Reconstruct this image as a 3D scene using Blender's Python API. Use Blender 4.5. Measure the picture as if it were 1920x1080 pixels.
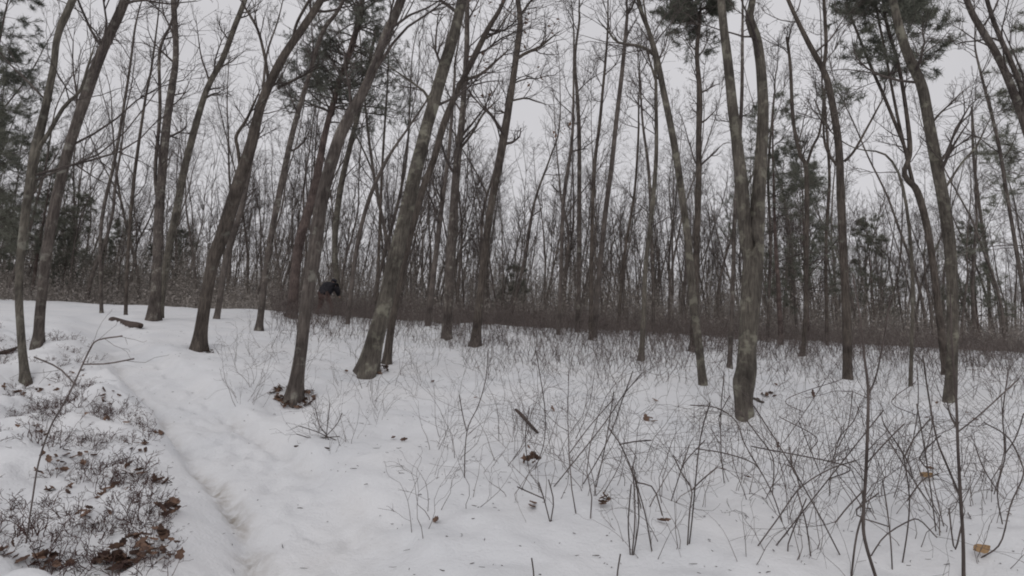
import bpy, math, random
import numpy as np
from mathutils import Matrix, Vector

# ------------------------------------------------------------------ camera, sky, light
scene = bpy.context.scene
for o in list(bpy.data.objects): bpy.data.objects.remove(o)
F = 1104.0                      # focal length in photo pixels (1920 wide)
EYE = 1.5
PITCH, ROLL = math.radians(9.0), math.radians(3.0)
f_ = np.array([0, math.cos(PITCH), math.sin(PITCH)])
u0 = np.array([0, -math.sin(PITCH), math.cos(PITCH)])
r0 = np.array([1.0, 0, 0])
r_ = math.cos(ROLL)*r0 + math.sin(ROLL)*u0
u_ = -math.sin(ROLL)*r0 + math.cos(ROLL)*u0
CAM = np.array([0, 0, EYE])
cam = bpy.data.cameras.new('camera'); camo = bpy.data.objects.new('camera', cam)
scene.collection.objects.link(camo)
m = Matrix.Identity(4)
for i in range(3):
    m[i][0], m[i][1], m[i][2], m[i][3] = r_[i], u_[i], -f_[i], CAM[i]
camo.matrix_world = m
cam.sensor_width = 36; cam.lens = 36*F/1920; cam.clip_start = .05; cam.clip_end = 2000
scene.camera = camo

SUN_EL, SUN_AZ = math.radians(42), math.radians(205)
world = bpy.data.worlds.new('World'); scene.world = world; world.use_nodes = True
nt = world.node_tree; N = nt.nodes; L = nt.links; N.clear()
out = N.new('ShaderNodeOutputWorld'); bg = N.new('ShaderNodeBackground'); bg.inputs['Strength'].default_value = .1
sky = N.new('ShaderNodeTexSky'); sky.sky_type = 'NISHITA'; sky.sun_disc = False
sky.sun_elevation = SUN_EL; sky.sun_rotation = SUN_AZ
hs = N.new('ShaderNodeHueSaturation'); hs.inputs['Saturation'].default_value = .12
L.new(sky.outputs[0], hs.inputs['Color'])
tc = N.new('ShaderNodeTexCoord'); nz = N.new('ShaderNodeTexNoise'); nz.inputs['Scale'].default_value = 2.2; nz.inputs['Detail'].default_value = 4
L.new(tc.outputs['Generated'], nz.inputs['Vector'])
mr = N.new('ShaderNodeMapRange'); mr.inputs['From Min'].default_value = .3; mr.inputs['From Max'].default_value = .7
mr.inputs['To Min'].default_value = 6.0; mr.inputs['To Max'].default_value = 7.2
L.new(nz.outputs['Fac'], mr.inputs['Value'])
vs = N.new('ShaderNodeVectorMath'); vs.operation = 'SCALE'; vs.inputs[0].default_value = (.985, .971, 1.010)
L.new(mr.outputs[0], vs.inputs['Scale'])
mx = N.new('ShaderNodeMix'); mx.data_type = 'RGBA'; mx.inputs['Factor'].default_value = .9
L.new(hs.outputs[0], mx.inputs[6]); L.new(vs.outputs[0], mx.inputs[7])
L.new(mx.outputs[2], bg.inputs['Color']); L.new(bg.outputs[0], out.inputs['Surface'])

sl = bpy.data.lights.new('sun', 'SUN'); sl.energy = .5; sl.angle = math.radians(40); sl.color = (1, .97, .93)
slo = bpy.data.objects.new('sun', sl); scene.collection.objects.link(slo)
sd = Vector((math.sin(SUN_AZ)*math.cos(SUN_EL), math.cos(SUN_AZ)*math.cos(SUN_EL), math.sin(SUN_EL)))
slo.rotation_euler = sd.to_track_quat('Z', 'Y').to_euler()
vsx = scene.view_settings
vsx.view_transform = 'Standard'; vsx.look = 'None'; vsx.gamma = 1; vsx.use_curve_mapping = False; vsx.exposure = 0.0
scene.render.engine = 'CYCLES'
scene.cycles.max_bounces = 4; scene.cycles.diffuse_bounces = 3; scene.cycles.glossy_bounces = 1
scene.cycles.transparent_max_bounces = 4
scene.render.filter_size = 1.9
try: scene.cycles.filter_width = 1.9
except Exception: pass

# ------------------------------------------------------------------ helpers
C = scene.collection
rng = np.random.default_rng(11)
def ray(px, py): return f_ + r_*((px-960)/F) - u_*((py-540)/F)

def vnoise(x, y, seed=0):
    x = np.asarray(x, float); y = np.asarray(y, float)
    xi = np.floor(x).astype(np.int64); yi = np.floor(y).astype(np.int64)
    fx = x-xi; fy = y-yi; fx = fx*fx*(3-2*fx); fy = fy*fy*(3-2*fy)
    def h(a, b):
        n = (a*374761393 + b*668265263 + seed*974711) & 0xffffffff
        n = ((n ^ (n >> 13))*1274126177) & 0xffffffff
        return ((n ^ (n >> 16)) & 0xffff)/32767.5 - 1
    a = h(xi, yi)*(1-fx) + h(xi+1, yi)*fx
    b = h(xi, yi+1)*(1-fx) + h(xi+1, yi+1)*fx
    return a*(1-fy) + b*fy

PY = np.array([-60, 0, 8, 14, 18, 21, 24, 28, 34, 45, 70, 120, 500.])
PZ = np.array([-6, 0, 1.28, 2.24, 2.87, 3.33, 3.76, 4.13, 4.42, 4.62, 4.9, 5.3, 7.])
def prof(y):
    s = 0
    for dlt in (-1.5, -.75, 0, .75, 1.5): s = s + np.interp(np.asarray(y)+dlt, PY, PZ)
    return s/5 + 0*np.asarray(y)
def hit_prof(px, py, fn=None):
    d = ray(px, py); t = np.arange(1.2, 90, .01)
    z = EYE + t*d[2]; x = t*d[0]; y = t*d[1]
    g = prof(y) if fn is None else fn(x, y)
    w = np.nonzero(z < g)[0]
    i = w[0] if len(w) else len(t)-1
    return np.array([x[i], y[i], g[i]])

# trail edges traced in the photo, dropped onto the slope
TL = np.array([hit_prof(*p) for p in [(330,1080),(345,960),(305,860),(272,780),(238,720),(188,680),(165,645),(150,612),(145,590)]])
TR = np.array([hit_prof(*p) for p in [(850,1080),(725,960),(615,860),(520,785),(410,728),(335,690),(285,650),(250,615),(225,588)]])
RU = np.array([hit_prof(*p) for p in [(545,1085),(470,965),(412,885),(345,805),(235,705),(205,650)]])
RU2 = np.array([hit_prof(*p) for p in [(830,1070),(700,950),(590,860),(470,770),(330,690)]])
def poly_x(Pl, y):
    q = Pl[np.argsort(Pl[:, 1])]
    lo = q[0, 0] + (np.asarray(y)-q[0, 1])*(q[1, 0]-q[0, 0])/(q[1, 1]-q[0, 1])
    return np.where(y < q[0, 1], lo, np.interp(y, q[:, 1], q[:, 0]))
def sstep(a, b, x):
    t = np.clip((x-a)/(b-a), 0, 1); return t*t*(3-2*t)
_r = np.random.default_rng(4); prints = []
for i in range(115):
    fy = 2.6+9*_r.uniform(); xl_, xr_ = float(poly_x(TL, fy)), float(poly_x(TR, fy))
    prints.append((xl_+(xr_-xl_)*(.15+.75*_r.uniform()), fy, _r.normal()*.3+.45, .013+.022*_r.uniform()))
wells = []      # (x, y, radius, depth)
bumps = []
def masks(x, y):
    xl = poly_x(TL, y) + .10*vnoise(y*1.7, y*0+3, 5); xr = poly_x(TR, y) + .14*vnoise(y*1.4, y*0+9, 6)
    trail = sstep(-.12, .42, x-xl)*sstep(-.05, .32, xr-x)*(1-sstep(19, 24, y))
    bank = sstep(.0, .25, xl-x)*(1-sstep(12, 18, y))
    ru = x - poly_x(RU, y) - .05*vnoise(y*2.3, y*0, 8)
    rut = np.exp(-(ru/.095)**2)*(.85+.3*vnoise(y*2.6, y*0+1, 9))*(1-sstep(8, 13, y))
    ru2 = x - poly_x(RU2, y) - .08*vnoise(y*1.8, y*0, 12)
    rut2 = np.exp(-(ru2/.1)**2)*(.55+.5*vnoise(y*2.1, y*0+4, 13))*(1-sstep(6, 11, y))
    return trail, bank, rut, rut2
def ground(x, y, fine=False):
    x = np.asarray(x, float); y = np.asarray(y, float)
    trail, bank, rut, rut2 = masks(x, y)
    far = 1-sstep(25, 60, y)
    z = prof(y) + .10*vnoise(x/5, y/5, 1)*sstep(3, 12, y+np.abs(x))
    off = 1-.7*trail
    z = z + off*far*(.05*vnoise(x/1.3, y/1.3, 2) + .054*vnoise(x/.5, y/.5, 3) + .022*vnoise(x/.19, y/.19, 4))
    hm = np.maximum(vnoise(x/.34+7, y/.34, 20), -.25)
    z = z + bank*(.15*hm + .05*np.abs(vnoise(x/.17, y/.17, 21))+.02*vnoise(x/.08, y/.08, 22)+.02)
    z = z - trail*(.14+.02*vnoise(x/.6, y/.6, 30)) + trail*(.020*vnoise(x/.22, y/.3, 31)+.009*vnoise(x/.09, y/.12, 32))
    z = z - .115*np.clip(rut, 0, 1)*(1+.5*vnoise(x/.12, y/.18, 33)) - .085*np.clip(rut2, 0, 1)*(1+.6*vnoise(x/.14, y/.2, 34))
    if fine:
        for (fx, fy, fa, fd) in prints:
            k = (np.abs(x-fx) < .3) & (np.abs(y-fy) < .3)
            dx = (x[k]-fx)*math.cos(fa)+(y[k]-fy)*math.sin(fa); dy = -(x[k]-fx)*math.sin(fa)+(y[k]-fy)*math.cos(fa)
            q = (dx/.058)**2+(dy/.135)**2
            z[k] = z[k] - fd/(1+q**3) + .35*fd*np.exp(-((np.sqrt(q)-1.5)/.35)**2)
        z = z + trail*(.010*vnoise(x/.07, y/.07, 35)+.006*vnoise(x/.04, y/.04, 36)) + (1-trail)*.007*vnoise(x/.09, y/.09, 37)
    for (wx, wy, wr, wd) in wells:
        q = ((x-wx)**2+(y-wy)**2)/wr**2
        z = z - wd*np.exp(-q*1.3)
    return z
def hit(px, py): return hit_prof(px, py, ground)
def gz(x, y): return float(ground(np.array([x]), np.array([y]))[0])

# ---- materials
MATS = {}
def newmat(name):
    mt = bpy.data.materials.new(name); mt.use_nodes = True
    b = mt.node_tree.nodes['Principled BSDF']; MATS[name] = mt
    return mt, mt.node_tree.nodes, mt.node_tree.links, b
def ramp(Nd, stops):
    r = Nd.new('ShaderNodeValToRGB'); e = r.color_ramp.elements
    while len(e) < len(stops): e.new(.5)
    for i, (p, c) in enumerate(stops): e[i].position = p; e[i].color = (*c, 1)
    return r
def bark(name, dark, light, lichen, lich_amt=.62, streak=34, moss=None):
    mt, Nd, Lk, b = newmat(name)
    t = Nd.new('ShaderNodeTexCoord'); mp = Nd.new('ShaderNodeMapping'); mp.inputs['Scale'].default_value = (1, 1, .16)
    Lk.new(t.outputs['Object'], mp.inputs['Vector'])
    n1 = Nd.new('ShaderNodeTexNoise'); n1.inputs['Scale'].default_value = streak; n1.inputs['Detail'].default_value = 6; n1.inputs['Roughness'].default_value = .65
    Lk.new(mp.outputs[0], n1.inputs['Vector'])
    r1 = ramp(Nd, [(.34, dark), (.66, light)]); Lk.new(n1.outputs['Fac'], r1.inputs[0])
    n2 = Nd.new('ShaderNodeTexNoise'); n2.inputs['Scale'].default_value = 5.5; n2.inputs['Detail'].default_value = 5; n2.inputs['Roughness'].default_value = .6
    Lk.new(t.outputs['Object'], n2.inputs['Vector'])
    r2 = ramp(Nd, [(lich_amt-.03, (0, 0, 0)), (lich_amt+.06, (.75, .75, .75))]); Lk.new(n2.outputs['Fac'], r2.inputs[0])
    m1 = Nd.new('ShaderNodeMix'); m1.data_type = 'RGBA'; m1.inputs[7].default_value = (*lichen, 1)
    Lk.new(r2.outputs[0], m1.inputs['Factor']); Lk.new(r1.outputs[0], m1.inputs[6])
    last = m1.outputs[2]
    n3 = Nd.new('ShaderNodeTexNoise'); n3.inputs['Scale'].default_value = 2.4; n3.inputs['Detail'].default_value = 5
    Lk.new(t.outputs['Object'], n3.inputs['Vector'])
    r3 = ramp(Nd, [(.33, (.58, .56, .55)), (.67, (1.3, 1.28, 1.22))]); Lk.new(n3.outputs['Fac'], r3.inputs[0])
    m2 = Nd.new('ShaderNodeMix'); m2.data_type = 'RGBA'; m2.blend_type = 'MULTIPLY'; m2.inputs['Factor'].default_value = 1
    Lk.new(last, m2.inputs[6]); Lk.new(r3.outputs[0], m2.inputs[7])
    Lk.new(m2.outputs[2], b.inputs['Base Color'])
    b.inputs['Roughness'].default_value = .9; b.inputs['Specular IOR Level'].default_value = .2
    bp = Nd.new('ShaderNodeBump'); bp.inputs['Strength'].default_value = 1.; bp.inputs['Distance'].default_value = .035
    Lk.new(n1.outputs['Fac'], bp.inputs['Height']); Lk.new(bp.outputs[0], b.inputs['Normal'])
    return mt
bark('bark_oak', (0.062, 0.053, 0.049), (0.159, 0.139, 0.129), (.25, .245, .22), .585)
bark('bark_moss', (0.064, 0.057, 0.051), (0.159, 0.145, 0.127), (.24, .235, .195), .555)
bark('bark_pine', (0.074, 0.057, 0.054), (0.167, 0.133, 0.124), (.16, .135, .125), .66)
bark('bark_dark', (0.056, 0.048, 0.044), (0.143, 0.123, 0.109), (.18, .18, .16), .65)
bark('bark_pale', (0.076, 0.068, 0.060), (0.186, 0.172, 0.149), (.24, .24, .21), .6)
bark('bark_far', (0.094, 0.082, 0.076), (0.175, 0.154, 0.144), (.25, .24, .22), .7)
bark('twig_bark', (.072, .061, .058), (.145, .126, .120), (.2, .18, .17), .75)
bark('shrub_bark', (.11, .091, .087), (.21, .182, .175), (.24, .2, .2), .75, 20)
bark('bank_bark', (.075, .044, .040), (.15, .092, .084), (.2, .15, .14), .75, 20)
bark('sapling_bark', (.07, .058, .056), (.17, .145, .138), (.24, .23, .21), .68, 25)
bark('brush_bark', (.19, .172, .158), (.29, .265, .243), (.2, .17, .15), .8, 8)
bark('rotten_wood', (.05, .04, .033), (.09, .065, .05), (.09, .07, .05), .75)
bark('log_bark', (.05, .038, .034), (.11, .082, .074), (.22, .19, .17), .7)
def leafmat(name, a, bcol, sc=9):
    mt, Nd, Lk, b = newmat(name)
    t = Nd.new('ShaderNodeTexCoord'); oi = Nd.new('ShaderNodeObjectInfo')
    n1 = Nd.new('ShaderNodeTexNoise'); n1.inputs['Scale'].default_value = sc; n1.inputs['Detail'].default_value = 3
    Lk.new(t.outputs['Object'], n1.inputs['Vector'])
    ad = Nd.new('ShaderNodeMath'); ad.operation = 'MULTIPLY_ADD'; ad.inputs[1].default_value = .5; ad.inputs[2].default_value = -.25
    Lk.new(oi.outputs['Random'], ad.inputs[0])
    ad2 = Nd.new('ShaderNodeMath'); ad2.operation = 'ADD'; Lk.new(n1.outputs['Fac'], ad2.inputs[0]); Lk.new(ad.outputs[0], ad2.inputs[1])
    r1 = ramp(Nd, [(.3, a), (.7, bcol)]); Lk.new(ad2.outputs[0], r1.inputs[0])
    Lk.new(r1.outputs[0], b.inputs['Base Color']); b.inputs['Roughness'].default_value = .75
    b.inputs['Specular IOR Level'].default_value = .25
    return mt
leafmat('dead_leaf', (.075, .047, .037), (.20, .125, .088))
leafmat('tan_leaf', (.20, .125, .06), (.36, .235, .125), 30)
leafmat('pine_needle', (.12, .126, .104), (.205, .21, .168), 3)
leafmat('dead_needle', (.14, .075, .055), (.24, .13, .10), 3)
leafmat('brush_leaf', (.25, .225, .206), (.34, .307, .28), .6)
leafmat('black_cloth', (.012, .011, .014), (.03, .028, .034), 5)
leafmat('brown_cloth', (.095, .06, .053), (.14, .09, .08), 5)
leafmat('skin', (.38, .24, .19), (.42, .27, .21), 5)
leafmat('boot', (.03, .025, .02), (.05, .04, .03), 5)
# snow
mt, Nd, Lk, b = newmat('snow')
t = Nd.new('ShaderNodeTexCoord')
n1 = Nd.new('ShaderNodeTexNoise'); n1.inputs['Scale'].default_value = 9; n1.inputs['Detail'].default_value = 8; n1.inputs['Roughness'].default_value = .6
n2 = Nd.new('ShaderNodeTexNoise'); n2.inputs['Scale'].default_value = .8; n2.inputs['Detail'].default_value = 4
for n in (n1, n2): Lk.new(t.outputs['Object'], n.inputs['Vector'])
r2 = ramp(Nd, [(.3, (.68, .69, .71)), (.7, (.76, .76, .768))]); Lk.new(n2.outputs['Fac'], r2.inputs[0])
at = Nd.new('ShaderNodeAttribute'); at.attribute_name = 'dirt'
mul = Nd.new('ShaderNodeMath'); mul.operation = 'MULTIPLY'; 
rr = ramp(Nd, [(.38, (.15, .15, .15)), (.66, (1, 1, 1))]); Lk.new(n1.outputs['Fac'], rr.inputs[0])
Lk.new(at.outputs['Fac'], mul.inputs[0]); Lk.new(rr.outputs[0], mul.inputs[1])
mm = Nd.new('ShaderNodeMix'); mm.data_type = 'RGBA'; mm.inputs[7].default_value = (.30, .265, .225, 1)
Lk.new(mul.outputs[0], mm.inputs['Factor']); Lk.new(r2.outputs[0], mm.inputs[6]); Lk.new(mm.outputs[2], b.inputs['Base Color'])
b.inputs['Roughness'].default_value = .7; b.inputs['Specular IOR Level'].default_value = .25
bp = Nd.new('ShaderNodeBump'); bp.inputs['Strength'].default_value = .6; bp.inputs['Distance'].default_value = .025
n4 = Nd.new('ShaderNodeTexNoise'); n4.inputs['Scale'].default_value = 42; n4.inputs['Detail'].default_value = 5
Lk.new(t.outputs['Object'], n4.inputs['Vector'])
ma = Nd.new('ShaderNodeMath'); ma.operation = 'MULTIPLY_ADD'; ma.inputs[1].default_value = .55
Lk.new(n4.outputs['Fac'], ma.inputs[0]); Lk.new(n1.outputs['Fac'], ma.inputs[2])
Lk.new(ma.outputs[0], bp.inputs['Height']); Lk.new(bp.outputs[0], b.inputs['Normal'])

# ---- mesh helpers
def mesh(name, V, quads=None, tris=None, mat=None, smooth=True):
    me = bpy.data.meshes.new(name)
    V = np.asarray(V, np.float32).reshape(-1, 3)
    loops = []; starts = []; n = 0
    for Fc, k in ((quads, 4), (tris, 3)):
        if Fc is not None and len(Fc):
            Fc = np.asarray(Fc, np.int32).reshape(-1, k)
            loops.append(Fc.ravel()); starts.append(n + np.arange(len(Fc), dtype=np.int32)*k); n += Fc.size
    loops = np.concatenate(loops); starts = np.concatenate(starts)
    me.vertices.add(len(V)); me.vertices.foreach_set('co', V.ravel())
    me.loops.add(len(loops)); me.loops.foreach_set('vertex_index', loops)
    me.polygons.add(len(starts)); me.polygons.foreach_set('loop_start', starts)
    me.update(calc_edges=True)
    if smooth: me.polygons.foreach_set('use_smooth', np.ones(len(starts), bool))
    if mat: me.materials.append(MATS[mat])
    return me
def link(name, data, parent=None, loc=None):
    o = bpy.data.objects.new(name, data); C.objects.link(o)
    if parent is not None: o.parent = parent
    if loc is not None: o.location = [float(v) for v in loc]
    return o
def tag(o, label, cat, group=None, kind=None):
    o['label'] = label; o['category'] = cat
    if group: o['group'] = group
    if kind: o['kind'] = kind
    return o
def norm(v):
    n = np.linalg.norm(v, axis=-1, keepdims=True); return v/np.maximum(n, 1e-9)

class Tubes:
    def __init__(s): s.d = {}; s.V = []; s.Q = []; s.T = []; s.n = 0
    def add(s, P, R, sides=4):
        s.d.setdefault((len(P), sides), []).append((P, R))
    def raw(s, V, Q=None, T=None):
        s.V.append(np.asarray(V).reshape(-1, 3))
        if Q is not None and len(Q): s.Q.append(np.asarray(Q).reshape(-1, 4)+s.n)
        if T is not None and len(T): s.T.append(np.asarray(T).reshape(-1, 3)+s.n)
        s.n += len(s.V[-1])
    def arrays(s):
        for (k, sd_), L_ in s.d.items():
            P = np.array([a for a, _ in L_]); R = np.array([b_ for _, b_ in L_])
            n = len(P); T = norm(np.gradient(P, axis=1))
            mt_ = np.abs(T.mean(1)); ref = np.eye(3)[np.argmin(mt_, axis=1)][:, None, :]
            a = norm(np.cross(T, np.broadcast_to(ref, T.shape))); bb = np.cross(T, a)
            th = np.arange(sd_)/sd_*2*np.pi
            V = P[:, :, None, :] + R[:, :, None, None]*(a[:, :, None, :]*np.cos(th)[None, None, :, None] + bb[:, :, None, :]*np.sin(th)[None, None, :, None])
            idx = np.arange(n*k*sd_).reshape(n, k, sd_)
            i0 = idx[:, :-1, :]; i1 = idx[:, 1:, :]
            q = np.stack([i0, np.roll(i0, -1, 2), np.roll(i1, -1, 2), i1], -1).reshape(-1, 4)
            s.raw(V.reshape(-1, 3), q)
        s.d = {}
        V = np.concatenate(s.V) if s.V else np.zeros((0, 3))
        return V, (np.concatenate(s.Q) if s.Q else None), (np.concatenate(s.T) if s.T else None)
    def mesh(s, name, mat): 
        V, Q, T = s.arrays(); return mesh(name, V, Q, T, mat)

def perp(d, rg):
    v = rg.normal(size=3); v -= d*(v@d); return v/np.linalg.norm(v)
def wander(rg, p0, d, Ln, k, wob, up):
    P = [np.array(p0, float)]; d = np.array(d, float); st = Ln/(k-1)
    W = rg.normal(size=(k, 3))*wob
    for i in range(k-1):
        d = d + W[i]; d[2] += up; d = d/math.sqrt(d@d); P.append(P[-1]+d*st)
    return np.array(P), d
def spray(rg, tb, p0, d, Ln, r, lv, rmin=.004, up=.10, wob=.16, nchild=(6, 5), ends=None, sides=(5, 4, 3)):
    k = (7, 5, 4)[lv]
    P, dl = wander(rg, p0, d, Ln, k, wob*(1, 1.2, 1.3)[lv], up*(1, .8, .6)[lv])
    R = r + (max(rmin*.8, r*.25)-r)*np.linspace(0, 1, k)
    tb.add(P, R, sides[lv])
    if ends is not None and lv >= 1: ends.append((P[-1], dl)); 
    if ends is not None and lv >= 1: ends.append((P[-2], dl))
    if lv < 2:
        nc = nchild[lv]; nc = max(1, int(nc + rg.integers(-1, 2)))
        for j in range(nc):
            u = rg.uniform(.22, 1.0) if j else 1.0
            x = u*(k-1); i = min(int(x), k-2); q = P[i] + (P[i+1]-P[i])*(x-i)
            t_ = P[i+1]-P[i]; t_ = t_/np.linalg.norm(t_)
            a = rg.uniform(.35, 1.05)
            nd = t_*math.cos(a) + perp(t_, rg)*math.sin(a)
            rr_ = max(rmin, r*(1-.7*u)*rg.uniform(.5, .75))
            spray(rg, tb, q, nd, Ln*rg.uniform(.32, .62)*(1.15-.5*u), rr_, lv+1, rmin, up, wob, nchild, ends, sides)

def catmull(P, m_):
    P = np.asarray(P, float); n = len(P)
    Q = np.vstack([2*P[0]-P[1], P, 2*P[-1]-P[-2]])
    s = np.linspace(0, n-1-1e-6, m_); i = s.astype(int); t_ = (s-i)[:, None]
    a, b_, c, d = Q[i], Q[i+1], Q[i+2], Q[i+3]
    return .5*((2*b_)+(c-a)*t_+(2*a-5*b_+4*c-d)*t_**2+(3*b_-a-3*c+d)*t_**3)

def trunk_geo(P, R, sides, spacing, rg, flare=.0, rough=.05, hole=None, lobes=5):
    """P, R control points, returns verts/quads of a swept trunk with flared, knotty surface"""
    Ln = np.sum(np.linalg.norm(np.diff(P, axis=0), axis=1)); m_ = max(8, int(Ln/spacing))
    D = catmull(np.hstack([P, R[:, None]]), m_); Q = D[:, :3]; r = np.maximum(D[:, 3], .004)
    hq = np.linspace(0, Ln, m_); wq = rg.uniform(0, 99)
    Q = Q + np.stack([vnoise(hq*1.1+wq, hq*0, 61), vnoise(hq*1.1+wq, hq*0+5, 62), 0*hq], -1)*(.08*r*(1-np.exp(-hq*1.5)))[:, None]
    T = norm(np.gradient(Q, axis=0)); a = norm(np.cross(T, np.array([0, 1., 0]))); bb = np.cross(T, a)
    th = np.arange(sides)/sides*2*np.pi
    h = np.concatenate([[0], np.cumsum(np.linalg.norm(np.diff(Q, axis=0), axis=1))])
    ph = rg.uniform(0, 6.28, 4)
    TH, H = np.meshgrid(th, h); ro = rg.uniform(0, 50)
    cx, cy = np.cos(TH)*1.5+ro, np.sin(TH)*1.5
    k = 1 + rough*(vnoise(cx*1.2+H*.3, cy*1.2+H*.9, 41) + .6*vnoise(cx*2.6, cy*2.6+H*3.1, 42) + .5*vnoise(cx*6, cy*6+H*1.2, 43))
    r0_ = r[0]
    fl = flare*np.exp(-np.maximum(H-.28, 0)/(1.4*r0_+.05))
    k = k + fl*(.75 + .55*np.cos(lobes*TH+ph[0]+.6*np.sin(TH+ph[1])) + .3*np.cos(3*TH+ph[2]))
    V = Q[:, None, :] + (r[:, None]*k)[:, :, None]*(a[:, None, :]*np.cos(TH)[..., None] + bb[:, None, :]*np.sin(TH)[..., None])
    if hole is not None:
        hp, hw, hh = hole
        dx = (V[..., 0]-hp[0])/hw; dz = (V[..., 2]-hp[2])/hh; q = dx*dx+dz*dz
        front = V[..., 1] < Q[:, None, 1]
        c_ = Q[:, None, :]-V
        V = V + c_*(np.where(front, .75*np.exp(-(q**2)) - .22*np.exp(-((np.sqrt(q)-1.55)/.35)**2), 0))[..., None]
    idx = np.arange(m_*sides).reshape(m_, sides); i0 = idx[:-1]; i1 = idx[1:]
    q = np.stack([i0, np.roll(i0, -1, 1), np.roll(i1, -1, 1), i1], -1).reshape(-1, 4)
    return V.reshape(-1, 3), q, Q, r

def needles(rg, tb, ends, n=16, ln=.13, w=.011, up=.15):
    if not ends: return
    P = np.array([e[0] for e in ends]); D = norm(np.array([e[1] for e in ends]))
    m_ = len(P); d = norm(D[:, None, :]*.55 + rg.normal(size=(m_, n, 3))*.75 + np.array([0, 0, up]))
    base = P[:, None, :] - D[:, None, :]*rg.uniform(0, .16, (m_, n, 1)) + rg.normal(size=(m_, n, 3))*.015
    sd_ = norm(np.cross(d, rg.normal(size=(m_, n, 3))))*w
    tip = base + d*ln*rg.uniform(.7, 1.2, (m_, n, 1))
    V = np.stack([base-sd_, base+sd_, tip], 2).reshape(-1, 3)
    tb.raw(V, None, np.arange(len(V)).reshape(-1, 3))
def leafcards(rg, tb, P, size, droop=.3):
    """curled leaf-sized faces: two quads folded along the midrib"""
    m_ = len(P); d = norm(rg.normal(size=(m_, 3)) - np.array([0, 0, droop])); sd_ = norm(np.cross(d, rg.normal(size=(m_, 3)))); n_ = np.cross(d, sd_)
    s = size*rg.uniform(.6, 1.3, (m_, 1))
    V = np.stack([P, P+d*s*.5+sd_*s*.3+n_*s*.12, P+d*s, P+d*s*.5-sd_*s*.3+n_*s*.12], 1).reshape(-1, 3)
    i = np.arange(m_)[:, None]*4
    tb.raw(V, None, np.concatenate([i+np.array([0, 1, 2]), i+np.array([0, 2, 3])]))

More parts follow.
